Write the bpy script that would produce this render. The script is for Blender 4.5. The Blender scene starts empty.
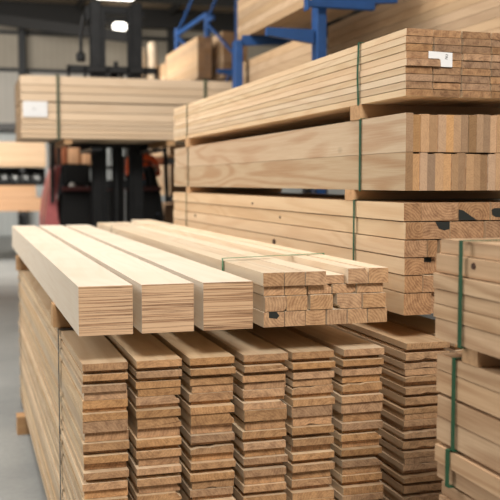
import bpy, bmesh, math, random
from mathutils import Vector
random.seed(7)
sc = bpy.context.scene
col = sc.collection
R = math.radians

# ---------------------------------------------------------------- camera
cam_d = bpy.data.cameras.new('camera')
cam = bpy.data.objects.new('camera', cam_d); col.objects.link(cam)
cam_d.sensor_width = 36; cam_d.lens = 68.1
cam_d.clip_start = 0.05; cam_d.clip_end = 200
cam.location = (0, 0, 1.65)
cam.rotation_euler = (R(90 - 4.111), 0, R(-16.781))
cam_d.dof.use_dof = True; cam_d.dof.focus_distance = 3.2; cam_d.dof.aperture_fstop = 3.4
sc.camera = cam

# ---------------------------------------------------------------- world, lights, exposure
w = bpy.data.worlds.new('world'); sc.world = w; w.use_nodes = True
bg = w.node_tree.nodes['Background']
bg.inputs[0].default_value = (1.0, 0.975, 0.94, 1); bg.inputs[1].default_value = 0.23

def area(name, loc, aim, sx, sy, power, colr=(1, 0.97, 0.93)):
    d = bpy.data.lights.new(name, 'AREA'); d.shape = 'RECTANGLE'; d.size = sx; d.size_y = sy
    d.energy = power; d.color = colr
    o = bpy.data.objects.new(name, d); col.objects.link(o); o.location = loc
    o.rotation_euler = (Vector(aim) - Vector(loc)).to_track_quat('-Z', 'Y').to_euler()
    return o
area('key_left', (-4.5, 6.5, 5.6), (1.0, 4.2, 1.0), 3.0, 5.0, 400)  # unseen key light added at upper left, no roof opening behind it
area('fill_middle', (0.6, 5.5, 6.1), (0.9, 4.6, 1.0), 2.6, 3.2, 110)  # unseen overhead fill added above the packs
area('fill_front', (0.2, -2.4, 6.0), (1.2, 3.0, 1.0), 2.2, 1.8, 580)  # unseen fill added behind the camera to lift the sawn ends
area('fill_rear', (-1.5, 7.6, 6.2), (1.8, 12.5, 2.2), 4.0, 2.0, 270)  # unseen fill added to brighten the raised load
area('fill_far', (-3.0, 17.5, 6.0), (3.8, 27, 4.2), 8.0, 5.0, 2000)  # unseen fill added for the back wall and far racks
sc.view_settings.view_transform = 'Standard'; sc.view_settings.look = 'None'
sc.view_settings.exposure = -0.06; sc.view_settings.gamma = 1.0
sc.view_settings.use_curve_mapping = False

# ---------------------------------------------------------------- materials
def lin(h):
    h = h.lstrip('#'); out = []
    for i in (0, 2, 4):
        c = int(h[i:i+2], 16) / 255
        out.append(c / 12.92 if c <= .04045 else ((c + .055) / 1.055) ** 2.4)
    return (*out, 1)

SAT = .87
class NT:
    def __init__(s, name):
        s.m = bpy.data.materials.new(name); s.m.use_nodes = True
        s.t = s.m.node_tree; s.t.nodes.clear()
        s.out = s.n('ShaderNodeOutputMaterial'); s.b = s.n('ShaderNodeBsdfPrincipled')
        s.l(s.b.outputs[0], s.out.inputs[0])
    def n(s, k, **kw):
        x = s.t.nodes.new(k)
        for a, b in kw.items(): setattr(x, a, b)
        return x
    def l(s, a, b): s.t.links.new(a, b)
    def val(s, sock, v):
        if hasattr(v, 'is_output'): s.l(v, sock)
        else: sock.default_value = v
    def math(s, op, a, b=0.0, c=0.0, clamp=False):
        x = s.n('ShaderNodeMath', operation=op, use_clamp=clamp)
        s.val(x.inputs[0], a); s.val(x.inputs[1], b); s.val(x.inputs[2], c)
        return x.outputs[0]
    def vmath(s, op, a, b):
        x = s.n('ShaderNodeVectorMath', operation=op); s.val(x.inputs[0], a); s.val(x.inputs[1], b)
        return x.outputs[0]
    def mix(s, f, a, b, mode='MIX'):
        x = s.n('ShaderNodeMix', data_type='RGBA', blend_type=mode)
        s.val(x.inputs[0], f); s.val(x.inputs[6], a); s.val(x.inputs[7], b)
        return x.outputs[2]
    def noise(s, v, scale, detail=3, rough=.5, dist=0):
        x = s.n('ShaderNodeTexNoise'); s.l(v, x.inputs['Vector'])
        x.inputs['Scale'].default_value = scale; x.inputs['Detail'].default_value = detail
        x.inputs['Roughness'].default_value = rough; x.inputs['Distortion'].default_value = dist
        return x.outputs[0]
    def ramp(s, v, lo, hi, a=0.0, b=1.0):
        x = s.n('ShaderNodeMapRange'); s.val(x.inputs[0], v)
        for i, q in zip((1, 2, 3, 4), (lo, hi, a, b)): x.inputs[i].default_value = q
        return x.outputs[0]

def wood(name, pale, warm, end_pale, end_dark, grain=.35, knots=.0, specks=0., lvl=False, vary=.5, stain=0., fine=1., ring=.16, sat=1., blotc=.45):
    """sawn timber: long grain on faces along Y, growth rings or veneer layers on the faces across Y"""
    N = NT(name)
    tc = N.n('ShaderNodeTexCoord'); oi = N.n('ShaderNodeObjectInfo')
    rnd = oi.outputs['Random']
    off = N.n('ShaderNodeCombineXYZ')
    N.l(N.math('MULTIPLY', rnd, 17.3), off.inputs[0]); N.l(N.math('MULTIPLY', rnd, 31.7), off.inputs[1]); N.l(N.math('MULTIPLY', rnd, 47.1), off.inputs[2])
    base = tc.outputs['Object']
    v = N.vmath('ADD', base, off.outputs[0])
    vs = N.vmath('MULTIPLY', v, (1, .11, 1))
    # flame grain: contour lines of a stretched noise
    n1 = N.noise(vs, 4.2, 2, .4, .35)
    lines = N.math('SINE', N.math('MULTIPLY', n1, 75.0))
    lines = N.ramp(lines, -.2, 1.0)
    n2 = N.noise(N.vmath('MULTIPLY', v, (1, .022, 1)), 190 * fine, 3, .6)   # fibres
    n3 = N.noise(vs, 2.2, 2, .5)
    g = N.math('ADD', N.math('MULTIPLY', lines, .55), N.math('MULTIPLY', N.ramp(n2, .3, .7), .45))
    side = N.mix(N.math('MULTIPLY', g, grain), lin(pale), lin(warm))
    side = N.mix(N.ramp(n3, .4, .68, 0, .32), side, lin(warm))
    if knots:
        vo = N.n('ShaderNodeTexVoronoi'); N.l(N.vmath('MULTIPLY', v, (1, .5, 1)), vo.inputs['Vector']); vo.inputs['Scale'].default_value = 4.2
        k = N.ramp(vo.outputs['Distance'], .045, .10, 1, 0)
        gate = N.ramp(N.noise(v, 1.7, 1), .48, .54)
        side = N.mix(N.math('MULTIPLY', N.math('MULTIPLY', k, gate), knots), side, lin('#6d4526'))
    # end faces
    xz = N.vmath('MULTIPLY', v, (1, 0, 1))
    if lvl:
        lay = N.noise(N.vmath('MULTIPLY', v, (1.6, 1.6, 210)), 1.0, 2, .7, .12)
        streak = N.noise(N.vmath('MULTIPLY', v, (6, 6, 380)), 1.0, 3, .6)
        thin = N.ramp(lay, .50, .58); dk = N.math('MULTIPLY', N.ramp(streak, .52, .60), N.ramp(lay, .45, .55))
        end = N.mix(N.math('MULTIPLY', thin, .75), lin(end_pale), lin(end_dark))
        end = N.mix(N.math('MULTIPLY', dk, .75), end, lin('#5f4028'))
        side = N.mix(N.math('MULTIPLY', thin, .12), side, lin(end_pale))
    else:
        cen = N.n('ShaderNodeCombineXYZ')
        N.l(N.ramp(rnd, 0, 1, -.09, .09), cen.inputs[0]); N.l(N.ramp(N.math('FRACT', N.math('MULTIPLY', rnd, 9.7)), 0, 1, -.10, .06), cen.inputs[2])
        p = N.vmath('MULTIPLY', N.vmath('SUBTRACT', base, cen.outputs[0]), (1, 0, 1))
        ln = N.n('ShaderNodeVectorMath', operation='LENGTH'); N.l(p, ln.inputs[0])
        d = N.math('ADD', N.math('MULTIPLY', ln.outputs['Value'], 620), N.math('MULTIPLY', N.noise(xz, 25, 2), 9))
        rings = N.ramp(N.math('SINE', d), -.4, .9)
        blot = N.noise(xz, 38, 3, .65)
        end = N.mix(N.math('ADD', N.math('MULTIPLY', rings, ring), N.ramp(blot, .42, .64, 0, blotc)), lin(end_pale), lin(end_dark))
        fuzz = N.noise(xz, 420, 2, .7)
        end = N.mix(N.ramp(fuzz, .54, .66, 0, .7), end, lin(end_dark))
        if specks:
            sp = N.noise(xz, 150, 2, .5)
            end = N.mix(N.ramp(sp, .64, .70, 0, specks), end, lin('#4a4038'))
    sep = N.n('ShaderNodeSeparateXYZ'); N.l(tc.outputs['Normal'], sep.inputs[0])
    isend = N.ramp(N.math('ABSOLUTE', sep.outputs[1]), .5, .7)
    if stain:
        st = N.noise(v, 5, 4, .7)
        side = N.mix(N.ramp(st, .5, .7, 0, stain), side, lin('#8d6a45'))
    c = N.mix(isend, side, end)
    br = N.ramp(N.math('FRACT', N.math('MULTIPLY', rnd, 5.37)), 0, 1, 1 - .36 * vary, 1 + .16 * vary)
    hs = N.n('ShaderNodeHueSaturation'); N.l(c, hs.inputs['Color']); N.l(br, hs.inputs['Value'])
    N.l(N.ramp(N.math('FRACT', N.math('MULTIPLY', rnd, 3.11)), 0, 1, SAT * sat - .12 * vary, SAT * sat + .08 * vary), hs.inputs['Saturation'])
    N.l(hs.outputs[0], N.b.inputs['Base Color'])
    N.b.inputs['Roughness'].default_value = .72
    N.b.inputs['Specular IOR Level'].default_value = .25
    bp = N.n('ShaderNodeBump'); bp.inputs['Strength'].default_value = .25; bp.inputs['Distance'].default_value = .0012
    rough_end = N.noise(xz, 260, 3, .7)
    N.l(N.math('ADD', N.math('MULTIPLY', n2, .5), N.math('MULTIPLY', N.math('MULTIPLY', rough_end, isend), 1.6)), bp.inputs['Height'])
    N.l(bp.outputs[0], N.b.inputs['Normal'])
    return N.m

def plain(name, hexc, rough=.6, metal=0., var=.0, emit=None, es=1., scale=8):
    N = NT(name)
    if var:
        tc = N.n('ShaderNodeTexCoord')
        n = N.noise(tc.outputs['Object'], scale, 4, .6)
        b = Vector(lin(hexc)[:3])
        N.l(N.mix(N.ramp(n, .35, .65), (*(b * (1 - var)), 1), (*(b * (1 + var * .6)), 1)), N.b.inputs['Base Color'])
    else: N.b.inputs['Base Color'].default_value = lin(hexc)
    N.b.inputs['Roughness'].default_value = rough; N.b.inputs['Metallic'].default_value = metal
    if emit:
        N.b.inputs['Emission Color'].default_value = lin(emit); N.b.inputs['Emission Strength'].default_value = es
    return N.m

M = {}
M['lvl'] = wood('laminated_veneer', '#eedfc8', '#dcc3a2', '#d2a778', '#9c6c3e', grain=.30, lvl=True, vary=.12)
M['strip'] = wood('sawn_strip', '#ead6b6', '#d0ab7e', '#cb9a62', '#84542a', grain=.5, knots=.5, vary=.35, ring=.34)
M['plank'] = wood('thin_plank', '#e6cba2', '#bd8d58', '#c6935a', '#6b411e', grain=.42, vary=.65, stain=.12, sat=1.03, specks=.25)
M['plank_dark'] = wood('rough_plank', '#d9b586', '#ab7d4c', '#c0905a', '#5f3c1c', grain=.5, vary=.45, stain=.3, specks=.6)
M['bearer'] = wood('bearer_timber', '#c99c63', '#a8733f', '#d0a066', '#9c6b38', grain=.5, vary=.3)
M['board'] = wood('planed_board', '#e8cda4', '#c99a66', '#b88855', '#6a411f', grain=.5, vary=.75, specks=.9, blotc=.6)
M['edge'] = wood('glued_board', '#e8cca2', '#c48f58', '#c2925b', '#75481f', grain=.85, knots=.5, vary=1.15, ring=.1, blotc=.15)
M['beam'] = wood('sawn_beam', '#e6c89c', '#c4935c', '#bf8b54', '#70431c', grain=.45, knots=.85, vary=.3, ring=.34)
M['fore'] = wood('heavy_sawn_timber', '#dab587', '#a37444', '#c39058', '#8a5a2d', grain=.85, knots=.9, vary=.25, stain=.12)
M['load'] = wood('kiln_board', '#e6c7a0', '#cba06e', '#d3ad7e', '#a5794a', grain=.3, vary=.25)
M['rackpale'] = wood('rack_pale_board', '#c4a27a', '#a9855a', '#b98c5c', '#7d5631', grain=.3, vary=.25)
M['rackwood'] = wood('stored_board', '#cba77a', '#a97e50', '#a87b4d', '#7d5631', grain=.4, vary=.5)
M['orangewood'] = wood('warm_board', '#cc9a68', '#b07c4b', '#b07a48', '#7d5330', grain=.3, vary=.3)
M['strap'] = plain('green_strap', '#0c4d33', .45)
M['strap_dull'] = plain('olive_strap', '#4d5238', .5, var=.25, scale=40)
M['steel_strap'] = plain('steel_strap', '#4a4843', .45, .5, var=.3, scale=60)
M['stain'] = plain('black_stain', '#23241f', .85)
M['strap_light'] = plain('light_green_strap', '#3c8058', .4)
M['knot'] = plain('knot_wood', '#4e3220', .8, var=.4, scale=60)
M['paper'] = plain('paper', '#e9e7e4', .7)
M['ink'] = plain('ink', '#3a3a3a', .7)
M['black'] = plain('black_paint', '#181818', .5, .3)
M['dark'] = plain('dark_rubber', '#1c1b1a', .85)
M['mast'] = plain('mast_steel', '#262626', .42, .6, var=.2)
M['chrome'] = plain('chrome_rod', '#9a9a98', .25, .9)
M['red'] = plain('red_paint', '#d0706e', .45, var=.1)
M['brownred'] = plain('dull_red_paint', '#53211c', .5)
M['greyplastic'] = plain('grey_panel', '#7b848c', .5)
M['lamp'] = plain('lamp_lens', '#e8e4da', .3)
M['blue'] = plain('blue_rack_paint', '#1d4a82', .45, .1, var=.12)
M['bluedark'] = plain('dark_blue_rack_paint', '#1a355c', .5, .1)
M['glow'] = plain('lamp_glow', '#ffffff', .5, emit='#fff8ea', es=5)
M['pipe'] = plain('white_pipe', '#cfcfcb', .5)
M['roll'] = plain('cream_wrap', '#cbb79b', .8, var=.15)
M['sack'] = plain('orange_sack', '#b8714e', .8, var=.15)
M['sackpale'] = plain('peach_sack', '#c99a72', .8, var=.15)
M['skin'] = plain('skin', '#c58c68', .6)
M['vest'] = plain('orange_jacket', '#e2591c', .8)
M['trousers'] = plain('blue_grey_trousers', '#5b6674', .85)
M['reflective'] = plain('reflective_band', '#c9c6bb', .4)
M['hair'] = plain('brown_hair', '#33231a', .8)
M['roofbeam'] = plain('dark_roof_steel', '#2b2926', .7, .2)
M['wallcol'] = plain('dark_wall_steel', '#2f2f2e', .6, .2)
def floor_mat():
    N = NT('polished_concrete'); tc = N.n('ShaderNodeTexCoord')
    a = N.noise(tc.outputs['Object'], .8, 5, .6); b = N.noise(tc.outputs['Object'], 30, 3, .6)
    c = N.mix(N.ramp(a, .35, .65), lin('#8c8e8c'), lin('#a3a4a0')); c = N.mix(N.ramp(b, .4, .7, 0, .2), c, lin('#6b6c6a'))
    N.l(c, N.b.inputs['Base Color']); N.b.inputs['Roughness'].default_value = .55
    return N.m
def panel_mat(name, a, b, vertical=True):
    N = NT(name); tc = N.n('ShaderNodeTexCoord')
    wv = N.n('ShaderNodeTexWave', wave_type='BANDS', bands_direction='X'); N.l(tc.outputs['Object'], wv.inputs['Vector'])
    wv.inputs['Scale'].default_value = 1.6; wv.inputs['Distortion'].default_value = 0
    n = N.noise(tc.outputs['Object'], 1.2, 3)
    c = N.mix(N.ramp(wv.outputs[0], .86, 1.0, 0, .45), lin(a), lin(b)); c = N.mix(N.ramp(n, .4, .65, 0, .3), c, lin(b))
    N.l(c, N.b.inputs['Base Color']); N.b.inputs['Roughness'].default_value = .6
    return N.m
M['floor'] = floor_mat()
M['panel_upper'] = panel_mat('upper_cladding', '#a59a88', '#8d8475')
M['panel_mid'] = panel_mat('middle_cladding', '#bdb6aa', '#a39d92')
M['panel_low'] = panel_mat('lower_cladding', '#c3c6c2', '#a8aba8')
M['ceil'] = panel_mat('ceiling_cladding', '#8d7a64', '#75654f')

# ---------------------------------------------------------------- mesh helpers
def finish(name, bm, mat, parent=None, smooth=False, loc=None, link=True):
    me = bpy.data.meshes.new(name); bmesh.ops.recalc_face_normals(bm, faces=bm.faces); bm.to_mesh(me); bm.free()
    mats = mat if isinstance(mat, list) else [mat]
    for m in mats: me.materials.append(m)
    if smooth:
        for p in me.polygons: p.use_smooth = True
    o = bpy.data.objects.new(name, me)
    if link: col.objects.link(o)
    if parent: o.parent = parent
    if loc: o.location = loc
    return o
def tag(o, label=None, cat=None, group=None, kind=None):
    if label: o['label'] = label
    if cat: o['category'] = cat
    if group: o['group'] = group
    if kind: o['kind'] = kind
    return o
def empty(name, loc, label, cat, group=None, rz=0):
    o = bpy.data.objects.new(name, None); col.objects.link(o); o.location = loc; o.rotation_euler.z = rz
    o.empty_display_size = .1
    return tag(o, label, cat, group)
def box(bm, x0, x1, y0, y1, z0, z1, bev=0., seg=1):
    vs = [bm.verts.new(p) for p in ((x0,y0,z0),(x1,y0,z0),(x1,y1,z0),(x0,y1,z0),(x0,y0,z1),(x1,y0,z1),(x1,y1,z1),(x0,y1,z1))]
    fs = [bm.faces.new([vs[i] for i in f]) for f in ((0,3,2,1),(4,5,6,7),(0,1,5,4),(1,2,6,5),(2,3,7,6),(3,0,4,7))]
    if bev:
        es = list({e for f in fs for e in f.edges})
        bmesh.ops.bevel(bm, geom=es, offset=bev, segments=seg, affect='EDGES', profile=.5)
def tube(bm, pts, r, n=10):
    pts = [Vector(p) for p in pts]; rings = []
    for i, p in enumerate(pts):
        d = (pts[min(i+1, len(pts)-1)] - pts[max(i-1, 0)]).normalized()
        a = d.orthogonal().normalized() if i == 0 else (rings_a - d * rings_a.dot(d)).normalized()
        rings_a = a; b = d.cross(a)
        rr = r[i] if isinstance(r, (list, tuple)) else r
        rings.append([bm.verts.new(p + (a * math.cos(2*math.pi*k/n) + b * math.sin(2*math.pi*k/n)) * rr) for k in range(n)])
    for u, v in zip(rings, rings[1:]):
        for k in range(n): bm.faces.new((u[k], u[(k+1) % n], v[(k+1) % n], v[k]))
    bm.faces.new(rings[0]); bm.faces.new(rings[-1])
def bar(bm, p, q, wx, wz):
    """square bar between two points"""
    p = Vector(p); q = Vector(q); d = (q - p).normalized()
    up = Vector((0, 0, 1)) if abs(d.z) < .9 else Vector((0, 1, 0))
    s = d.cross(up).normalized() * wx / 2; t = s.cross(d).normalized() * wz / 2
    a = [bm.verts.new(p + i * s + j * t) for i, j in ((-1,-1),(1,-1),(1,1),(-1,1))]
    b = [bm.verts.new(q + i * s + j * t) for i, j in ((-1,-1),(1,-1),(1,1),(-1,1))]
    bm.faces.new(a); bm.faces.new(b[::-1])
    for k in range(4): bm.faces.new((a[k], a[(k+1) % 4], b[(k+1) % 4], b[k]))

def prism_mesh(name, prof, L, mat, bev=.0015, seg=1, rag=0., bow=0.):
    """a length of timber: profile in X/Z (origin at its centre) run along Y; sawn ends a little out of true"""
    bm = bmesh.new(); n = len(prof); ny = 6 if bow else 1
    rings = []
    for j in range(ny + 1):
        t = j / ny; y = -L/2 + L * t; bx = bow * math.sin(math.pi * t)
        rings.append([bm.verts.new((x + bx, y + ((random.uniform(-rag, rag)) if j in (0, ny) else 0), z)) for x, z in prof])
    long_edges = []
    for u, v in zip(rings, rings[1:]):
        for k in range(n): bm.faces.new((u[k], u[(k+1) % n], v[(k+1) % n], v[k]))
    bm.faces.new(rings[0][::-1]); bm.faces.new(rings[-1])
    bm.edges.ensure_lookup_table()
    if bev:
        es = [e for e in bm.edges if len(e.link_faces) == 2 and e.calc_face_angle(0) > .6]
        bmesh.ops.bevel(bm, geom=es, offset=bev, segments=seg, affect='EDGES', profile=.5, clamp_overlap=True)
    bmesh.ops.recalc_face_normals(bm, faces=bm.faces)
    me = bpy.data.meshes.new(name); bm.to_mesh(me); bm.free(); me.materials.append(mat)
    return me
def rect(wd, h): return [(-wd/2, -h/2), (wd/2, -h/2), (wd/2, h/2), (-wd/2, h/2)]
def waned(wd, h, corner, a, b):
    """rectangle with a broken-off corner (wane)"""
    P = {'tr': [(-wd/2,-h/2),(wd/2,-h/2),(wd/2,h/2-b),(wd/2-a*.35,h/2-b*.9),(wd/2-a,h/2),(-wd/2,h/2)],
         'tl': [(-wd/2,-h/2),(wd/2,-h/2),(wd/2,h/2),(-wd/2+a,h/2),(-wd/2+a*.6,h/2-b*.7),(-wd/2,h/2-b)],
         'bl': [(-wd/2+a,-h/2),(wd/2,-h/2),(wd/2,h/2),(-wd/2,h/2),(-wd/2,-h/2+b),(-wd/2+a*.5,-h/2+b*.75)],
         'br': [(-wd/2,-h/2),(wd/2-a,-h/2),(wd/2-a*.3,-h/2+b*.5),(wd/2,-h/2+b),(wd/2,h/2),(-wd/2,h/2)]}
    return P[corner]
def put(name, me, loc, label, cat, group=None, rz=0.):
    o = bpy.data.objects.new(name, me); col.objects.link(o); o.location = loc; o.rotation_euler.z = rz
    return tag(o, label, cat, group)
ORD = ['first','second','third','fourth','fifth','sixth','seventh','eighth','ninth','tenth','eleventh','twelfth','thirteenth','fourteenth','fifteenth','sixteenth','seventeenth','eighteenth','nineteenth']
def ordn(i):
    if i < 19: return ORD[i]
    n = i + 1; tens = {2: 'twent', 3: 'thirt', 4: 'fort', 5: 'fift'}[n // 10]; u = n % 10
    return tens + ('ieth' if u == 0 else 'y-' + ORD[u-1])
def band(name, x0, x1, z0, z1, y, mat, label, group, wd=.014, th=.0015, gap=.003, slack=0., shear=0.):
    """a strap round a pack: closed thin band in the X/Z plane"""
    bm = bmesh.new(); g = gap
    out = [(x0-g-th, z0-g-th), (x1+g+th, z0-g-th), (x1+g+th, z1+g+th), (x0-g-th, z1+g+th)]
    inn = [(x0-g, z0-g), (x1+g, z0-g), (x1+g, z1+g), (x0-g, z1+g)]
    if slack:
        out[3:3] = []; 
        out.append((x0-g-th-slack, (z0+z1)/2)); inn.append((x0-g-slack, (z0+z1)/2))
    n = len(out); V = []
    for yy in (y - wd/2, y + wd/2):
        V.append(([bm.verts.new((a, yy+shear*(a-x0), b)) for a, b in out], [bm.verts.new((a, yy+shear*(a-x0), b)) for a, b in inn]))
    for k in range(n):
        m = (k+1) % n
        bm.faces.new((V[0][0][k], V[0][0][m], V[1][0][m], V[1][0][k])); bm.faces.new((V[0][1][k], V[1][1][k], V[1][1][m], V[0][1][m]))
        for s in (0, 1): bm.faces.new((V[s][0][k], V[s][0][m], V[s][1][m], V[s][1][k]))
    return tag(finish(name, bm, mat), label, 'strap', group)
def xbearer(x0, x1, y0, y1, z0, z1, label, group=None):
    """bearer running along X: built along Y then turned"""
    me = prism_mesh('bearer', rect(y1-y0, z1-z0), x1-x0, M['bearer'], .002)
    o = put('timber_bearer', me, ((x0+x1)/2, (y0+y1)/2, (z0+z1)/2), label, 'bearer', group, R(90))
    return o

# ---------------------------------------------------------------- the hall
def struct(name, x0, x1, y0, y1, z0, z1, m):
    bm = bmesh.new(); box(bm, x0, x1, y0, y1, z0, z1); return tag(finish(name, bm, m), kind='structure')
struct('floor', -9, 14, -6, 30.2, -.1, 0, M['floor'])
YB = 30
struct('wall_back', -9, 14, YB, YB+.2, 5.08, 8, M['panel_upper'])
struct('trim_1', -9, 14, YB-.02, YB+.2, 0, 3.25, M['panel_low'])
struct('trim_2', -9, 14, YB-.01, YB+.2, 3.25, 5.08, M['panel_mid'])
tr = 3
for z in (3.15, 5.0, 6.12):
    struct('trim_%d' % tr, -9, 14, YB-.18, YB-.02, z, z+.10, M['wallcol']); tr += 1
for x in (-7.5, -2.9, 1.75, 6.35, 11):
    struct('trim_%d' % tr, x-.10, x+.10, YB-.4, YB-.18, 0, 6.75, M['wallcol']); tr += 1
struct('wall_right', 13.8, 14, -6, 30, 0, 8, M['panel_mid'])
# ceiling rises a little to the back; built as a sloped slab with ribs and rafters below it
bm = bmesh.new()
def quadbox(bm, pts, dz):
    a = [bm.verts.new(p) for p in pts]; b = [bm.verts.new((p[0], p[1], p[2]+dz)) for p in pts]
    bm.faces.new(a); bm.faces.new(b)
    for k in range(4): bm.faces.new((a[k], a[(k+1) % 4], b[(k+1) % 4], b[k]))
quadbox(bm, [(-9,-6,7.0),(14,-6,7.0),(14,30.2,7.0),(-9,30.2,7.0)], .15)
tag(finish('ceiling', bm, M['ceil']), kind='structure')
for i, y in enumerate((2, 8, 14, 20, 25.2, 29.4)):
    struct('trim_%d' % tr, -9, 14, y-.12, y+.12, 6.42, 7.0, M['roofbeam']); tr += 1
for i, x in enumerate((-5, -2.2, .6, 3.4, 6.2, 9)):
    struct('trim_%d' % tr, x-.05, x+.05, 10, 30, 6.82, 7.0, M['roofbeam']); tr += 1
bm = bmesh.new(); bar(bm, (.2, 29.2, 6.5), (4.8, 27.2, 5.75), .25, .3); tag(finish('trim_%d' % tr, bm, M['roofbeam']), kind='structure'); tr += 1
# hanging lamps
def lamp(x, y, z, wx, wy, label, h):
    t = empty('ceiling_lamp', (x, y, z), label, 'lamp', 'ceiling lamps')
    bm = bmesh.new(); box(bm, -wx/2, wx/2, -wy/2, wy/2, .02, .12, .02); finish('housing', bm, M['roofbeam'], t)
    bm = bmesh.new(); box(bm, -wx/2+.03, wx/2-.03, -wy/2+.03, wy/2-.03, 0, .03, .01); finish('lamp_lens', bm, M['glow'], t)
    for s in (-1, 1):
        bm = bmesh.new(); tube(bm, [(s*wx*.35, 0, .12), (s*wx*.35, 0, h)], .01, 6); finish('hanging_rod', bm, M['roofbeam'], t)
lamp(3.80, 24.1, 6.33, 1.0, 1.3, 'wide white ceiling lamp at the top edge above the forklift mast', .66)
t = empty('highbay_lamp', (4.62, 29.0, 6.35), 'small round glowing lamp seen between the forklift mast rails', 'lamp')
bm = bmesh.new(); bmesh.ops.create_uvsphere(bm, u_segments=20, v_segments=12, radius=.22)
for v in bm.verts: v.co.z *= .68
finish('lamp_lens', bm, M['glow'], t, True)
bm = bmesh.new(); tube(bm, [(0,0,.10),(0,0,.22)], [.10,.06], 12); tube(bm, [(0,0,.2),(0,0,.64)], .012, 6); finish('housing', bm, M['roofbeam'], t)

# ---------------------------------------------------------------- lower pack of thin planks, seven columns (an eighth runs on below the tall packs)
Z0, ZT = .12, 1.07
pat = [(8,0),(4.2,1),(7,0),(4.4,1),(7.5,.3),(9,.7),(9,.35),(4.5,1),(8,0),(12.5,.15),(11,.6),(8.5,.1),(5,1),(8,.2),(9,.8),(7.5,0),(5,1),(8,.1),(10,.6),(8,.2),(5,.9),(9,0)]
k = .0262 / 8.5
rowsA = []; z = ZT; i = 0
while z - Z0 > .02:
    th = pat[i % len(pat)][0] * k; th = min(th, z - Z0)
    if z - th - Z0 < .012: th = z - Z0
    rowsA.append((z - th, z, pat[i % len(pat)][1])); z -= th; i += 1
rowsB = []; z = ZT; i = 0
patB = [(.024,.0),(.013,.9),(.027,.25),(.012,1),(.022,.2),(.024,.5),(.022,.1),(.02,.9)]
while z - Z0 > .012:
    th = patB[i % len(patB)][0]; th = min(th, z - Z0)
    if z - th - Z0 < .012: th = z - Z0
    rowsB.append((z - th, z, patB[i % len(patB)][1])); z -= th; i += 1
colsX = [(.348,.496),(.523,.674),(.704,.857),(.887,1.043),(1.062,1.216),(1.248,1.403),(1.512,1.690),(1.716,1.895)]
names = ['leftmost column', 'second column from left', 'third column from left', 'fourth column from left', 'fifth column from left', 'sixth column from left', 'seventh column, under the tall pile', 'eighth column, behind the foreground pile']
rng = random.Random(3)
def end_profile(wd, h, q):
    if q == 1: return waned(wd, h, 'tl', wd*.14, h*.55)
    if q == 2: return waned(wd, h, 'tr', wd*.12, h*.6)
    if q == 3: return waned(wd, h, 'bl', wd*.10, h*.6)
    if q == 4: return [(-wd/2,-h/2),(wd/2,-h/2),(wd/2,h/2),(wd*.1,h/2),(-wd*.05,h/2-h*.18),(-wd*.3,h/2-h*.06),(-wd/2,h/2-h*.3)]
    if q == 5: return [(-wd/2,-h/2),(-wd*.2,-h/2),(-wd*.05,-h/2+h*.2),(wd*.2,-h/2),(wd/2,-h/2),(wd/2,h/2),(-wd/2,h/2)]
    return rect(wd, h)
BACK = 6.80
for c, (xa, xb) in enumerate(colsX):
    rows = rowsB if c == 6 else rowsA
    y0c = 3.015 if c < 6 else 3.07
    mat = M['plank_dark'] if c == 6 else M['plank']
    for r, (za, zb, rec) in enumerate(rows):
        vis_q = 0 if r == 0 else rng.choice([0,0,0,0,0,0,0,0,0,0,4,5,2] if c != 6 else [0,0,4,5])
        if r in (5, 6) and c < 6: vis_q = rng.choice([0,4,5,0,2])
        h = zb - za - .0015
        if rec > .5: h -= .0015
        wd = (xb - xa) + rng.uniform(-.004, .003) - (.014 * rec if c else .008 * rec)
        yf = y0c + rec * .032 + rng.uniform(-.005, .007)
        yb = BACK + rng.uniform(-.02, .02); L = yb - yf
        me = prism_mesh('plank', end_profile(wd, h, vis_q), L, mat, .0013, 1, .0015)
        lab = 'thin plank of the lower pack, %s from top, %s' % (ordn(r) if r else 'first', names[c]) if r else 'topmost thin plank of the lower pack, %s' % names[c]
        xo = (xa + xb)/2 + rng.uniform(-.003, .003) + (.0 if rec < .5 else (.003 if c else .004))
        put('plank', me, (xo, (yf+yb)/2, za + h/2 + .0002), lab, 'plank', 'thin planks of the lower pack')
for yb, nm in ((3.75, 'near'), (6.32, 'far')):
    for xa, xb, w2 in ((.30, 1.44, 'left packs'), (1.50, 1.93, 'tall packs')):
        xbearer(xa, xb, yb-.06, yb+.06, .0, .1195, '%s timber block on the floor under the lower planks, %s' % (nm, 'left side' if xa < 1 else 'under the tall packs'), 'floor bearers')
band('steel_strap', .344, 1.410, .12, 1.0705, 3.745, M['steel_strap'], 'dark steel strap down the near left side of the lower plank pack', 'steel straps', wd=.030, gap=.0012)
band('steel_strap', .344, 1.410, .12, 1.0705, 6.52, M['steel_strap'], 'dark steel strap at the far left end of the lower plank pack', 'steel straps', wd=.030, gap=.0012)

# ---------------------------------------------------------------- bearers on the lower pack
xbearer(.327, 1.42, 3.785, 3.88, 1.0745, 1.1645, 'brown timber bearer crossing the lower planks, near one under the laminated beams', 'bearers between packs')
xbearer(.318, 1.42, 6.37, 6.46, 1.0705, 1.1645, 'brown timber bearer under the far end of the laminated beams', 'bearers between packs')
for y in (3.83, 6.40):
    xbearer(1.55, 2.2, y-.045, y+.045, 1.0705, 1.1645, 'timber bearer under the lowest sawn beams of the tall pile, %s end' % ('near' if y < 5 else 'far'), 'bearers between packs')

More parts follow.
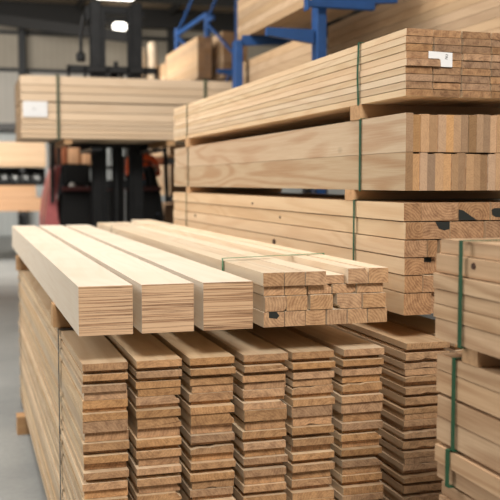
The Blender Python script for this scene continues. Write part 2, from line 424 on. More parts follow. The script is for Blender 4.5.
# ---------------------------------------------------------------- three laminated beams
for (xa, xb), L, lab in (((.3365, .508), 4.34, 'leftmost of the three thick pale laminated beams'), ((.537, .708), 4.34, 'middle one of the three thick pale laminated beams'), ((.740, .909), 4.36, 'thick pale laminated beam nearest the small strips')):
    me = prism_mesh('laminated_beam', rect(xb-xa, .157), L, M['lvl'], .0012, 1, 0)
    put('laminated_beam', me, ((xa+xb)/2, 2.982 + L/2, 1.1650 + .0785), lab, 'beam', 'laminated beams')

def dark_patch(parent, pts, y):
    """black rot stain on a sawn end: a thin skin of its own shape"""
    bm = bmesh.new(); L_ = parent.location
    A = [bm.verts.new((x-L_.x, y-L_.y-.0012, z-L_.z)) for x, z in pts]; B = [bm.verts.new((x-L_.x, y-L_.y+.004, z-L_.z)) for x, z in pts]
    bm.faces.new(A); bm.faces.new(B[::-1])
    for i in range(len(pts)): bm.faces.new((A[i], A[(i+1) % len(pts)], B[(i+1) % len(pts)], B[i]))
    o = finish('dark_stain', bm, M['stain'], parent); o['label'] = 'black stained patch on the sawn end'
# ---------------------------------------------------------------- pack of small sawn strips
strips = []
for i in range(6): strips.append((.947 + i*.0757, .947 + (i+1)*.0757 - .0028, 1.165, 1.2175, 'bottom row', i))
for i, (a, b) in enumerate(((.951,1.0275),(1.029,1.1035),(1.114,1.197),(1.212,1.303),(1.305,1.39))): strips.append((a, b, 1.218, 1.2695, 'second row up', i))
for i, (a, b) in enumerate(((.951,1.023),(1.0245,1.103),(1.112,1.197),(1.200,1.285),(1.287,1.385))): strips.append((a, b, 1.270, 1.3025, 'thin third row up', i))
for i, (a, b, zz) in enumerate(((.944,1.018,1.3505),(1.0195,1.0915,1.3505),(1.093,1.1665,1.3515),(1.1685,1.2435,1.334),(1.248,1.3225,1.3575),(1.324,1.3975,1.3575))): strips.append((a, b, 1.303, zz, 'top row', i))
rs = random.Random(11)
for a, b, za, zb, rown, i in strips:
    wd = b-a-.0012; h = zb-za-.0022
    q = {('second row up',0):'br', ('second row up',3):'bl', ('thin third row up',2):'tr', ('top row',4):'tr', ('thin third row up',3):'br'}.get((rown, i))
    prof = waned(wd, h, q, wd*.16, h*.3) if q else rect(wd, h)
    yf = 2.98 + rs.uniform(0, .012) + (.012 if 'third' in rown else 0) + (.03 if (rown == 'top row' and i == 3) else 0)
    if rown == 'top row': yf -= .012
    if rown == 'top row' and i in (4, 5): yf += .01
    L = (7.08 if a < 1.2 else 7.36) - yf
    me = prism_mesh('strip', prof, L, M['strip'], .0012, 1, .001)
    so = put('timber_strip', me, ((a+b)/2, yf + L/2, za + h/2 + .0003), 'small timber strip beside the laminated beams, %s, %s from the left' % (rown, ordn(i)), 'timber strip', 'small sawn strips')
for so in [o for o in col.objects if o.name.startswith('timber_strip') and 'bottom row, first' in o['label']]:
    dark_patch(so, [(.966,1.2165),(.993,1.2165),(1.003,1.203),(.994,1.193),(.966,1.197)], so.location.y - so.dimensions.y/2)
band('green_strap', .9415, 1.401, 1.1648, 1.3575, 3.48, M['strap_light'], 'thin green strap running aslant over the small strips, near end', 'straps on the strips', wd=.018, th=.0012, gap=.0012, shear=.28)
band('green_strap', .942, 1.401, 1.1648, 1.3585, 6.35, M['strap_dull'], 'dull strap across the far end of the small strips', 'straps on the strips', wd=.012, th=.001, gap=.0012)

# ---------------------------------------------------------------- tall pile on the right: sawn beams, boards on edge, flat boards
YR = 3.10
rb = random.Random(5)
rowz = [(1.165,1.2445),(1.2475,1.3095),(1.3125,1.374),(1.377,1.4385),(1.4415,1.505),(1.508,1.5745)]
rown = ['lowest row', 'second row up', 'third row up', 'fourth row up', 'fifth row up', 'top row']
lay = [
 [(1.520,1.632,None),(1.634,1.74,None),(1.742,1.86,None),(1.862,1.98,None),(1.982,2.2,None)],
 [(1.522,1.594,None),(1.596,1.71,None),(1.712,1.84,None),(1.842,2.0,None),(2.002,2.2,None)],
 [(1.519,1.597,None),(1.599,1.70,None),(1.702,1.83,None),(1.832,1.98,None),(1.982,2.2,None)],
 [(1.518,1.609,None),(1.612,1.650,None),(1.664,1.81,None),(1.812,1.98,None),(1.982,2.2,None)],
 [(1.524,1.594,None),(1.595,1.7045,None),(1.706,1.785,None),(1.787,1.848,None),(1.850,1.98,None),(1.982,2.2,None)],
 [(1.518,1.588,None),(1.590,1.739,('br',.004,.006)),(1.741,1.872,None),(1.875,2.02,None),(2.022,2.2,None)]]
PATCH = {(2,1):[(1.600,1.373),(1.640,1.373),(1.640,1.355),(1.603,1.358)], (4,1):[(1.646,1.5045),(1.7035,1.5045),(1.7035,1.478),(1.683,1.473),(1.660,1.480)],
         (5,2):[(1.743,1.5500),(1.762,1.545),(1.818,1.5095),(1.743,1.5095)], (5,3):[(1.877,1.547),(1.888,1.553),(1.93,1.553),(1.93,1.520),(1.895,1.520),(1.880,1.528)]}
for r, (za, zb) in enumerate(rowz):
    for j, (a, b, q) in enumerate(lay[r]):
        wd = b-a-.0012; h = zb-za-.0015
        prof = waned(wd, h, *q) if q else rect(wd, h)
        yf = YR + rb.uniform(0, .012) + (.0 if j == 0 else rb.uniform(0, .02)); L = 7.07 + rb.uniform(-.02, .02) - yf
        me = prism_mesh('beam', prof, L, M['beam'], .004, 2, .001)
        so = put('sawn_beam', me, ((a+b)/2, yf+L/2, (za+zb)/2 - .0), 'sawn beam in the tall pile\'s lowest pack, %s, %s from its left' % (rown[r], ordn(j)), 'beam', 'sawn beams of the tall pile')
        if (r, j) in PATCH: dark_patch(so, PATCH[(r, j)], yf)
for y in (3.61, 6.55): xbearer(1.516, 2.2, y-.05, y+.05, 1.5755, 1.6185, 'flat timber bearer between lowest and middle packs of the tall pile, %s' % ('near' if y < 5 else 'far'), 'bearers between packs')
for r, (za, zb) in enumerate(((1.619,1.757),(1.7585,1.8975))):
    x = 1.517; j = 0
    while x < 2.18:
        wd = .0295 + rb.uniform(-.003, .005) if j else .03
        h = zb - za - (rb.uniform(0, .006) if j else 0)
        yf = YR + (0 if j == 0 else rb.uniform(.0, .012)); L = 7.0 + rb.uniform(-.02, .02) - yf
        me = prism_mesh('edge_board', rect(wd-.0006, h), L, M['edge'], .0016, 1, .001)
        put('board_on_edge', me, (x + wd/2, yf+L/2, za + h/2), 'board on edge in the tall pile\'s middle pack, %s row, %s from left' % ('lower' if r == 0 else 'upper', ordn(j)), 'board', 'boards on edge in the middle pack')
        x += wd; j += 1
for y in (3.545, 6.55): xbearer(1.510, 2.2, y-.05, y+.05, 1.8985, 1.9575, 'timber bearer between middle and top packs of the tall pile, %s' % ('near' if y < 5 else 'far'), 'bearers between packs')
cx = [(1.514,1.6215),(1.6265,1.7375),(1.7425,1.8585),(1.8625,1.975),(1.978,2.09),(2.094,2.2)]
for r in range(9):
    zb = 2.198 - r*.0267; za = zb - .0264
    for j, (a, b) in enumerate(cx):
        yf = YR + rb.uniform(0, .006) + (0 if j == 0 else rb.uniform(.0, .008))
        a += rb.uniform(0, .003); b += rb.uniform(-.002, .001)
        if r == 4 and j == 0: a, b, yf = 1.514, 1.648, YR - .006
        if r == 4 and j == 1: a = 1.652
        if r in (3, 4) and j == 1: yf = YR + .004
        if r in (3,) and j == 0: yf = YR + .004
        L = 7.0 + rb.uniform(-.02, .02) - yf; wd = b-a; h = .0240
        me = prism_mesh('flat_board', rect(wd, h), L, M['board'], .0045, 2, .0008, (0 if j == 0 else (.0015 if (r + j) % 2 else -.001)))
        put('flat_board', me, ((a+b)/2, yf+L/2, za + h/2), 'flat board in the tall pile\'s top pack, %s layer down, %s from left' % (ordn(r), ordn(j)), 'board', 'flat boards of the top pack')
# paper label on the board ends
t = empty('paper_label', (1.655, YR-.0015, 2.085), 'white paper label with a pencilled number on the top pack\'s board ends', 'label')
bm = bmesh.new()
pl = [(1.6025,2.1180),(1.6980,2.1150),(1.6980,2.0640),(1.6525,2.0640),(1.6505,2.0870),(1.645,2.0925),(1.6025,2.0925)]
for yy in (0, .0008): pass
A = [bm.verts.new((x-1.655, 0, zz-2.085)) for x, zz in pl]; B = [bm.verts.new((x-1.655, .0008, zz-2.085)) for x, zz in pl]
bm.faces.new(A); bm.faces.new(B[::-1])
for i in range(len(pl)): bm.faces.new((A[i], A[(i+1) % len(pl)], B[(i+1) % len(pl)], B[i]))
finish('paper_sheet', bm, M['paper'], t)
def text(body, size, loc, rot, mat, parent, name='printed_number'):
    cu = bpy.data.curves.new(name, 'FONT'); cu.body = body; cu.size = size; cu.align_x = 'CENTER'; cu.align_y = 'CENTER'; cu.extrude = .0002
    o = bpy.data.objects.new(name, cu); col.objects.link(o)
    dg = bpy.context.evaluated_depsgraph_get(); me = bpy.data.meshes.new_from_object(o.evaluated_get(dg)); bpy.data.objects.remove(o)
    me.materials.clear(); me.materials.append(mat)
    o = bpy.data.objects.new(name, me); col.objects.link(o); o.parent = parent; o.location = loc; o.rotation_euler = rot
    return o
text('763', .014, (.0195, -.0006, .0145), (R(90), R(-82), 0), M['ink'], t)

for y, nm in ((3.515, 'near end'), (6.55, 'far end')):
    m = M['strap'] if y < 5 else M['strap_dull']
    band('green_strap', 1.514, 2.205, 1.958, 2.198, y, m, 'green strap round the top pack of the tall pile, %s' % nm, 'straps of the tall pile', wd=.016, slack=.004 if y < 5 else 0)
    band('green_strap', 1.516, 2.205, 1.619, 1.8975, y - .015, m, 'green strap round the middle pack of boards on edge, %s' % nm, 'straps of the tall pile', wd=.016)
    band('green_strap', 1.516, 2.205, 1.166, 1.5745, y + .04, m, 'green strap round the lowest pack of the tall pile, %s' % nm, 'straps of the tall pile', wd=.015)

# ---------------------------------------------------------------- pile in the right foreground
fore = [(1.4635,1.501,1.203),(1.413,1.4625,1.192),(1.3705,1.411,1.184),(1.331,1.3695,1.186),(1.2935,1.330,1.185),(1.238,1.2925,1.187),
        None,
        (1.1535,1.196,1.196),(1.0935,1.1525,1.197),(1.029,1.086,1.197),(.9615,1.028,1.199),(.906,.952,1.192),(.860,.905,1.203),(.811,.846,1.218),(.765,.81,1.208)]
z = .764
while z > .12: fore.append((max(z-.066, .1), z-.001, 1.205)); z -= .066
rf = random.Random(9)
n = 0
for f in fore:
    if not f: continue
    za, zb, x0 = f
    ws = [.165, .165, .165]
    x = x0
    for j, wd in enumerate(ws):
        yb = 2.243 + rf.uniform(-.006, .006); L = 2.35
        me = prism_mesh('heavy_timber', rect(wd-.002, zb-za-.0015), L, M['fore'], .0035, 2, .0005)
        put('heavy_timber', me, (x + wd/2, yb - L/2, (za+zb)/2), 'thick board of the right foreground pile, %s layer down, %s from its left' % (ordn(n), ordn(j)), 'timber', 'thick boards of the foreground pile')
        x += wd
    n += 1
# separating sticks
def fstick(z0, z1, ya, yb, x0, label): return xbearer(x0, 1.685, ya, yb, z0, z1, label, 'bearers in the foreground pile')
for ya in (2.035, .45):
    w2 = 'near the strap' if ya > 1 else 'beside the camera'
    fstick(1.1965, 1.2375, ya, ya+.075, 1.196, 'square timber bearer between the foreground pile\'s two upper packs, %s' % w2)
    fstick(1.0865, 1.093, ya-.3, ya-.24, 1.25, 'thin lath in the foreground pile\'s middle pack, %s' % w2)
    fstick(.9525, .961, ya-.3, ya-.24, 1.25, 'thin lath above the lowest visible pack of the foreground pile, %s' % w2)
    fstick(.8465, .8595, ya-.3, ya-.24, 1.25, 'lath low in the foreground pile, %s' % w2)
    fstick(.0, .0995, ya-.02, ya+.08, 1.21, 'timber block on the floor under the foreground pile, %s' % w2)
band('green_strap', 1.184, 1.70, 1.238, 1.5015, 2.098, M['strap'], 'dark green strap round the foreground pile\'s top pack', 'straps of the foreground pile', wd=.017, gap=.002)
band('green_strap', 1.1955, 1.70, .9615, 1.1965, 2.145, M['strap'], 'dark green strap round the foreground pile\'s middle pack', 'straps of the foreground pile', wd=.017, gap=.002)
band('green_strap', 1.192, 1.70, .860, .9525, 2.165, M['strap'], 'dark green strap round the lowest visible foreground pack', 'straps of the foreground pile', wd=.019, gap=.002)

def knot(owner_label, x, y, z, ry, rz):
    for o in col.objects:
        if o.get('label') == owner_label:
            bm = bmesh.new(); n_ = 12
            pts = [(math.cos(2*math.pi*k_/n_) * ry * (1 + .12*math.sin(k_*2.3)), math.sin(2*math.pi*k_/n_) * rz * (1 + .12*math.cos(k_*1.7))) for k_ in range(n_)]
            A = [bm.verts.new((x-.0008-o.location.x, y+a-o.location.y, z+b-o.location.z)) for a, b in pts]
            B = [bm.verts.new((x+.003-o.location.x, y+a-o.location.y, z+b-o.location.z)) for a, b in pts]
            bm.faces.new(A); bm.faces.new(B[::-1])
            for k_ in range(n_): bm.faces.new((A[k_], A[(k_+1) % n_], B[(k_+1) % n_], B[k_]))
            kk = finish('knot', bm, M['knot'], o); kk['label'] = 'dark brown knot'; return
    print('no owner', owner_label)
LB = "sawn beam in the tall pile's lowest pack, %s, first from its left"
knot("thick board of the right foreground pile, second layer down, first from its left", 1.192, 2.055, 1.444, .010, .0085)
knot(LB % 'third row up', 1.5192, 4.61, 1.345, .026, .014)
knot(LB % 'top row', 1.5182, 4.99, 1.532, .016, .007)
knot(LB % 'fifth row up', 1.5242, 4.53, 1.472, .013, .007)
knot(LB % 'fourth row up', 1.5182, 6.34, 1.42, .02, .010)
# ---------------------------------------------------------------- forklift
FX = 1.93; FS = 1.045
t = empty('forklift', (FX, 13.52, 0), 'dark forklift with red body side raising a pack of boards on its mast', 'forklift')
def part(name, mat, fn, parent=t, smooth=False):
    bm = bmesh.new(); fn(bm); return finish(name, bm, mat, parent, smooth)
t.scale = (FS, FS, FS)
# outer mast rails and inner stage: I-section columns
def rail(x, y, z0, z1, wd, dp):
    def f(bm):
        box(bm, x-wd/2, x+wd/2, y-dp/2, y-dp/2+.02, z0, z1, .004); box(bm, x-wd/2, x+wd/2, y+dp/2-.02, y+dp/2, z0, z1, .004)
        box(bm, x-.012, x+.012, y-dp/2+.02, y+dp/2-.02, z0, z1)
    return f
for s in (-1, 1):
    part('mast_rail', M['mast'], rail(s*.255, -1.02, .12, 3.80, .13, .16))
    part('inner_mast_rail', M['mast'], rail(s*.165, -1.06, .3, 3.72, .05, .10))
    part('lift_chain', M['dark'], lambda bm, s=s: tube(bm, [(s*.06, -1.04, .9), (s*.06, -1.04, 2.9)], .012, 8))
    part('chain_wheel', M['black'], lambda bm, s=s: tube(bm, [(s*.06-.02, -1.04, 2.92), (s*.06+.02, -1.04, 2.92)], .06, 16))
    part('hydraulic_hose', M['pipe'] if s > 0 else M['chrome'], lambda bm, s=s: tube(bm, [(s*.10+.01, -.93, 1.0), (s*.10+.02, -.92, 1.8), (s*.085+.02, -.94, 2.1), (s*.06, -.96, 2.4)], .009, 8))
part('lift_cylinder', M['mast'], lambda bm: (tube(bm, [(0, -1.0, .3), (0, -1.0, 2.8)], .055, 16), tube(bm, [(0, -1.0, 2.8), (0, -1.0, 2.87)], .07, 16)))
part('piston_rod', M['black'], lambda bm: tube(bm, [(0, -1.0, 2.87), (0, -1.0, 3.08)], .03, 12))
for z, h in ((3.72, .10), (3.60, .04), (2.3, .08), (1.55, .10), (.35, .12)):
    part('mast_crossbar', M['mast'], lambda bm, z=z, h=h: box(bm, -.31, .31, -.98, -.93, z-h/2, z+h/2, .006))
part('mast_bracket', M['mast'], lambda bm: box(bm, -.385, -.32, -1.1, -1.0, 3.55, 3.74, .012))
part('mast_bracket', M['mast'], lambda bm: box(bm, .32, .37, -1.1, -1.0, 3.62, 3.70, .012))
part('load_sensor_arm', M['black'], lambda bm: (tube(bm, [(-.40, -1.08, 3.62), (-.44, -1.08, 3.4), (-.44, -1.08, 3.12)], .022, 8), box(bm, -.50, -.385, -1.12, -1.05, 3.05, 3.17, .03, 2)))
def carriage(bm):
    box(bm, -.62, .50, -1.18, -1.12, 2.0, 2.08, .005); box(bm, -.62, .50, -1.18, -1.12, 2.44, 2.50, .005)
    for x in (-.60, -.40, -.13, .13, .34, .48): box(bm, x-.018, x+.018, -1.18, -1.13, 2.05, 2.98, .003)
    box(bm, -.62, .50, -1.18, -1.13, 2.92, 3.0, .006)
part('load_backrest', M['black'], carriage)
for x in (-.42, .30):
    part('fork', M['mast'], lambda bm, x=x: (box(bm, x-.06, x+.06, -1.24, -1.19, 1.925, 2.55, .004), box(bm, x-.06, x+.06, -2.30, -1.20, 1.925, 1.96, .004)))
# chassis: counterweight, fenders, dash, seat
def fender(bm, s):
    prof = [(.98,.42),(.98,1.10),(.93,1.40),(.86,1.62),(.80,1.78),(.72,1.80),(.76,1.60),(.80,1.35),(.78,1.10),(.74,.95),(.74,.42)]
    q = .84 if s < 0 else .80
    a = [bm.verts.new((s*x*q, -.12, z)) for x, z in prof]; b = [bm.verts.new((s*x*q, .95, z)) for x, z in prof]
    bm.faces.new(a); bm.faces.new(b[::-1])
    for k in range(len(prof)): bm.faces.new((a[k], a[(k+1) % len(prof)], b[(k+1) % len(prof)], b[k]))
part('side_panel', M['red'], lambda bm: fender(bm, -1)); part('side_panel', M['dark'], lambda bm: fender(bm, 1))
part('chassis', M['brownred'], lambda bm: (box(bm, -.66, .74, -.75, 1.2, .35, .62, .03), box(bm, -.62, .72, -.30, -.18, 1.46, 1.52, .01)))
part('dashboard', M['dark'], lambda bm: (box(bm, -.60, -.22, -.15, .2, 1.52, 1.82, .05, 2), box(bm, -.22, .2, -.1, .25, 1.25, 1.6, .05, 2)))
part('front_panel', M['dark'], lambda bm: box(bm, -.62, .70, -.14, .1, .6, 1.46, .03))
part('counterweight', M['brownred'], lambda bm: box(bm, -.62, .70, 1.0, 1.7, .3, 1.35, .08, 3))
part('seat', M['dark'], lambda bm: (box(bm, .28, .78, .10, .58, 1.27, 1.38, .04, 2), box(bm, .30, .76, .60, .70, 1.36, 1.95, .04, 2)))
part('storage_panel', M['greyplastic'], lambda bm: box(bm, -.66, -.52, -.08, .6, 1.40, 1.80, .05, 2))
part('steering_column', M['black'], lambda bm: tube(bm, [(.57, .0, 1.5), (.57, .12, 1.78)], .025, 10))
def torus(bm, c, R1, r1, tilt):
    N1, N2 = 24, 8; rg = []
    for i in range(N1):
        a = 2*math.pi*i/N1; rr = []
        for j in range(N2):
            b = 2*math.pi*j/N2; q = R1 + r1*math.cos(b)
            p = Vector((q*math.cos(a), q*math.sin(a), r1*math.sin(b))); p.rotate(__import__('mathutils').Euler((tilt, 0, 0)))
            rr.append(bm.verts.new(Vector(c) + p))
        rg.append(rr)
    for i in range(N1):
        for j in range(N2): bm.faces.new((rg[i][j], rg[(i+1) % N1][j], rg[(i+1) % N1][(j+1) % N2], rg[i][(j+1) % N2]))
part('steering_wheel', M['black'], lambda bm: torus(bm, (.57, .08, 1.80), .13, .013, R(30)), smooth=True)
for x in (-.735, -.535, .62, .80):
    yb = -.25 if abs(x) > .7 or x > .7 else .9
    part('guard_post', M['black'], lambda bm, x=x, yb=yb: bar(bm, (x, yb, 1.3), (x*.98, yb+.1, 2.33), .05, .06))
part('roof_guard', M['black'], lambda bm: ([box(bm, -.76+.17*i, -.71+.17*i, -.25, 1.3, 2.31, 2.35) for i in range(10)], box(bm, -.78, .83, -.30, -.22, 2.29, 2.37, .01), box(bm, -.78, .83, 1.25, 1.33, 2.29, 2.37, .01)))
for x in (-.51, .70):
    lp = part('work_lamp', M['lamp'], lambda bm, x=x: bmesh.ops.create_uvsphere(bm, u_segments=16, v_segments=10, radius=.038), smooth=True)
    lp.location = (x, -.34, 2.20)
    part('lamp_bracket', M['black'], lambda bm: bar(bm, (0, .03, .0), (0, .05, .10), .02, .02), parent=lp)
lp = part('headlight', M['lamp'], lambda bm: bmesh.ops.create_uvsphere(bm, u_segments=16, v_segments=10, radius=.045), smooth=True); lp.location = (-.47, -.17, 1.53)
def wheel(x, y, r, wd):
    def f(bm):
        tube(bm, [(x-wd/2, y, r), (x-wd/2+.03, y, r), (x+wd/2-.03, y, r), (x+wd/2, y, r)], [r*.9, r, r, r*.9], 32)
    wo = part('wheel', M['dark'], f)
    part('rim', M['greyplastic'], lambda bm: tube(bm, [(x-wd/2-.01, y, r), (x+wd/2+.01, y, r)], r*.5, 24), parent=wo)
wheel(-.47, -.45, .42, .28); wheel(.60, -.45, .42, .28); wheel(-.45, 1.2, .33, .22); wheel(.52, 1.2, .33, .22)
part('mudguard', M['roll'], lambda bm: [bar(bm, (.80, -.45 - .5*math.cos(a), .42 + .5*math.sin(a)), (.80, -.45 - .5*math.cos(a+.35), .42 + .5*math.sin(a+.35)), .16, .03) for a in [R(q) for q in range(20, 161, 20)]])

# driver, seated behind the wheel
def driver():
    root = empty('person', (FX + .60, 13.95, 1.52), 'driver in an orange jacket and blue grey trousers seated in the forklift cab', 'person')
    V = [(0,0,.10),(0,.02,.25),(0,.03,.42),(0,.03,.50),(0,.01,.57),(0,0,.66),(0,-.01,.76),   # pelvis..head
         (-.18,.02,.46),(-.23,-.08,.24),(-.14,-.34,.33),(-.10,-.42,.35),                     # arm
         (.18,.02,.46),(.23,-.08,.24),(.14,-.34,.33),(.10,-.42,.35),
         (-.10,-.06,.08),(-.12,-.42,.09),(-.12,-.50,-.34),(-.12,-.62,-.37),
         (.10,-.06,.08),(.12,-.42,.09),(.12,-.50,-.34),(.12,-.62,-.37)]
    E = [(0,1),(1,2),(2,3),(3,4),(4,5),(5,6),(3,7),(7,8),(8,9),(9,10),(3,11),(11,12),(12,13),(13,14),(0,15),(15,16),(16,17),(17,18),(0,19),(19,20),(20,21),(21,22)]
    rad = [.15,.14,.15,.12,.06,.095,.085,.07,.052,.038,.03,.07,.052,.038,.03,.095,.065,.05,.04,.095,.065,.05,.04]
    me = bpy.data.meshes.new('body'); me.from_pydata(V, E, []); o = bpy.data.objects.new('body', me); col.objects.link(o)
    md = o.modifiers.new('skin', 'SKIN'); sv = me.skin_vertices[0].data
    for i, r in enumerate(rad): sv[i].radius = (r, r * (.8 if i < 4 else 1)); sv[i].use_root = (i == 0)
    o.modifiers.new('sub', 'SUBSURF').levels = 2
    dg = bpy.context.evaluated_depsgraph_get(); m2 = bpy.data.meshes.new_from_object(o.evaluated_get(dg)); bpy.data.objects.remove(o)
    for k_ in ('skin', 'vest', 'trousers', 'reflective', 'dark'): m2.materials.append(M[k_])
    for p in m2.polygons:
        c = p.center; p.use_smooth = True
        if c.z > .55 or (c.y < -.36 and c.z > .28): p.material_index = 0
        elif c.z > .17 and not (c.y < -.15 and c.z < .2): p.material_index = 3 if (abs(c.z - .30) < .018 and abs(c.x) < .17) else 1
        elif c.z < -.33: p.material_index = 4
        elif -.10 < c.z < -.04 or -.24 < c.z < -.18: p.material_index = 3
        else: p.material_index = 2
    b = bpy.data.objects.new('body', m2); col.objects.link(b); b.parent = root
    bm = bmesh.new(); bmesh.ops.create_uvsphere(bm, u_segments=20, v_segments=14, radius=.108)
    for v in bm.verts:
        v.co.z = v.co.z * 1.05
    bmesh.ops.delete(bm, geom=[v for v in bm.verts if v.co.y < -.02 and v.co.z < .045 or v.co.z < -.04], context='VERTS')
    finish('hair', bm, M['hair'], root, True, loc=(0, 0, .72))
    bm = bmesh.new(); tube(bm, [(0,-.085,.71),(0,-.115,.685),(0,-.09,.675)], [.01,.016,.008], 8)
    for s in (-1, 1):
        tube(bm, [(s*.09,0,.72),(s*.105,.01,.70),(s*.09,.01,.67)], [.014,.018,.01], 8)
    finish('nose_and_ears', bm, M['skin'], root, True)
    bm = bmesh.new()
    for s in (-1, 1):
        r_ = bmesh.ops.create_uvsphere(bm, u_segments=8, v_segments=6, radius=.010)
        for v in r_['verts']: v.co += Vector((s*.033, -.088, .72))
    finish('eyes', bm, M['ink'], root, True)
    for s in (-1, 1):
        bm = bmesh.new()
        for k_ in range(4):
            z_ = .36 - .008 + k_*.002; x_ = s*(.085 + .018*k_)
            tube(bm, [(x_, -.42, z_+.01), (x_, -.46, z_+.012), (x_*1.0, -.475, z_-.02), (x_, -.45, z_-.035)], [.010,.009,.008,.007], 6)
        tube(bm, [(s*.08, -.40, .345), (s*.055, -.43, .335), (s*.055, -.455, .325)], [.011,.010,.008], 6)
        finish('hand', bm, M['skin'], root, True)
driver()

# ---------------------------------------------------------------- the pack on the forks
lx0, lx1, ly0 = .628, 3.20, 11.0
LP = .0112
zz = 2.85; n = 0
for h in (.105, .09, .095, .012, .11, .09, .05, .05, .055, .05):
    if h > .02:
        for j in range(4):
            yo = rb.uniform(0, .008)
            me = prism_mesh('load_board', rect(.305, h - .007), lx1-lx0 + rb.uniform(-.01, .01), M['load'], .004)
            put('load_board', me, ((lx0+lx1)/2, ly0 + .155 + j*.308 + yo*.5 - (.006 if n % 2 else 0), zz - h/2), 'board in the pack raised by the forklift, %s layer down, %s from front' % (ordn(n), ordn(j)), 'board', 'boards raised on the forklift', R(90))
        n += 1
    zz -= h
zload = zz
for x in (1.15, 2.35):
    me = prism_mesh('fork_bearer', rect(.09, zload - 2.0465 - .001 if False else .06), 1.2, M['bearer'], .003)
    put('timber_bearer', me, (x, ly0 + .62, zload - .031), 'timber bearer below the raised pack, %s side' % ('left' if x < 2 else 'right'), 'bearer', 'bearers of the raised pack')
def yband(x, y0, y1, z0, z1, label):
    bm = bmesh.new(); w_ = .034; g = .012; th = .003
    box(bm, x-w_/2, x+w_/2, y0-g-th, y0-g, z0-g, z1+g); box(bm, x-w_/2, x+w_/2, y1+g, y1+g+th, z0-g, z1+g)
    box(bm, x-w_/2, x+w_/2, y0-g-th, y1+g+th, z1+g, z1+g+th); box(bm, x-w_/2, x+w_/2, y0-g-th, y1+g+th, z0-g-th, z0-g)
    return tag(finish('olive_strap', bm, M['strap_dull']), label, 'strap', 'straps of the raised pack')
yband(1.04, ly0, ly0+1.23, zload, 2.85, 'olive strap round the raised pack beside its white label')
yband(2.76, ly0, ly0+1.23, zload, 2.85, 'olive strap round the right end of the raised pack')
t2 = empty('shipping_label', (.785, ly0-.014, 2.47), 'white rectangular label with faint print on the raised pack\'s left end', 'label')
bm = bmesh.new(); box(bm, -.135, .135, 0, .004, -.088, .088); finish('paper_sheet', bm, M['paper'], t2)
bm = bmesh.new(); box(bm, -.022, -.008, -.001, 0, -.012, .012); box(bm, .012, .018, -.001, 0, -.006, .008); finish('printed_mark', bm, plain('faint_ink', '#a8a8a6', .7), t2)

# ---------------------------------------------------------------- storage rack on the left at the back
def pack(x0, x1, y0, y1, z0, z1, nr, nc, mat, what, group, along='X', cat='board', name='stored_board', jit=.02):
    hh = (z1-z0)/nr
    for r in range(nr):
        for j in range(nc):
            if along == 'X':
                w_ = (y1-y0)/nc; me = prism_mesh(name, rect(w_-.003, hh-.003), x1-x0+rb.uniform(-jit, jit), mat, .004)
                loc = ((x0+x1)/2, y0 + w_*(j+.5), z1 - hh*(r+.5)); rz = R(90)
            else:
                w_ = (x1-x0)/nc; me = prism_mesh(name, rect(w_-.003, hh-.003), y1-y0+rb.uniform(-jit, jit), mat, .004)
                loc = (x0 + w_*(j+.5), (y0+y1)/2, z1 - hh*(r+.5)); rz = 0
            put(name, me, loc, 'board in %s, %s layer down, %s from %s' % (what, ordn(r), ordn(j), 'front' if along == 'X' else 'left'), cat, group, rz)
pack(-2.2, 1.63, 20.0, 20.9, 1.96, 2.47, 5, 3, M['rackpale'], 'the far left rack\'s pale upper pack', 'boards on the far left rack, upper level')
pack(-2.2, 1.42, 20.0, 20.9, 1.33, 1.58, 2, 3, M['orangewood'], 'the far left rack\'s short orange brown pack', 'boards on the far left rack, lower level')
pack(-2.2, 1.56, 20.0, 20.9, 1.05, 1.327, 2, 3, M['orangewood'], 'the far left rack\'s lowest orange brown pack', 'boards on the far left rack, lower level')
def rackframe():
    t = empty('storage_rack', (0, 20.5, 0), 'dark steel rack holding long board packs far left', 'rack')
    for x in (-2.0, -.4, 1.15):
        bm = bmesh.new(); box(bm, x-.05, x+.05, .45, .55, 0, 2.9); finish('upright', bm, M['wallcol'], t)
        for z in (1.88, .98):
            bm = bmesh.new(); box(bm, x-.045, x+.045, -.55, .55, z-.02, z+.065); finish('arm', bm, M['wallcol'], t)
    bm = bmesh.new(); box(bm, -2.2, 1.65, .4, .46, 2.78, 2.9); finish('top_beam', bm, M['wallcol'], t)
    return t
rack_left = rackframe()
for i in range(7):
    x = 1.44 - i*.215
    bm = bmesh.new(); tube(bm, [(0, 0, 0), (0, .4, 0)], .07, 20)
    bmesh.ops.delete(bm, geom=[f for f in bm.faces if len(f.verts) > 6], context='FACES_ONLY')
    tube(bm, [(0, .05, 0), (0, .39, 0)], .035, 12)
    # washer faces joining wall and core
    o = finish('film_roll', bm, M['pipe'], None, False, loc=(x, 20.05, 1.745))
    tag(o, 'white film roll below the pale pack on the far left rack, %s from the right' % ordn(i), 'roll', 'white rolls on the far left rack')
SO = (.8, -.25, 1.58)
bm = bmesh.new(); box(bm, -.95, .85, -.3, .25, .062, .092); finish('shelf_board', bm, M['wallcol'], rack_left, loc=SO)
bm = bmesh.new(); box(bm, -.95, .85, .26, .28, .0, .37); finish('back_panel', bm, M['dark'], rack_left, loc=SO)
for x in (-.9, 0, .8):
    bm = bmesh.new(); box(bm, x-.02, x+.02, -.02, .02, .0, .062); finish('bracket', bm, M['wallcol'], rack_left, loc=SO)

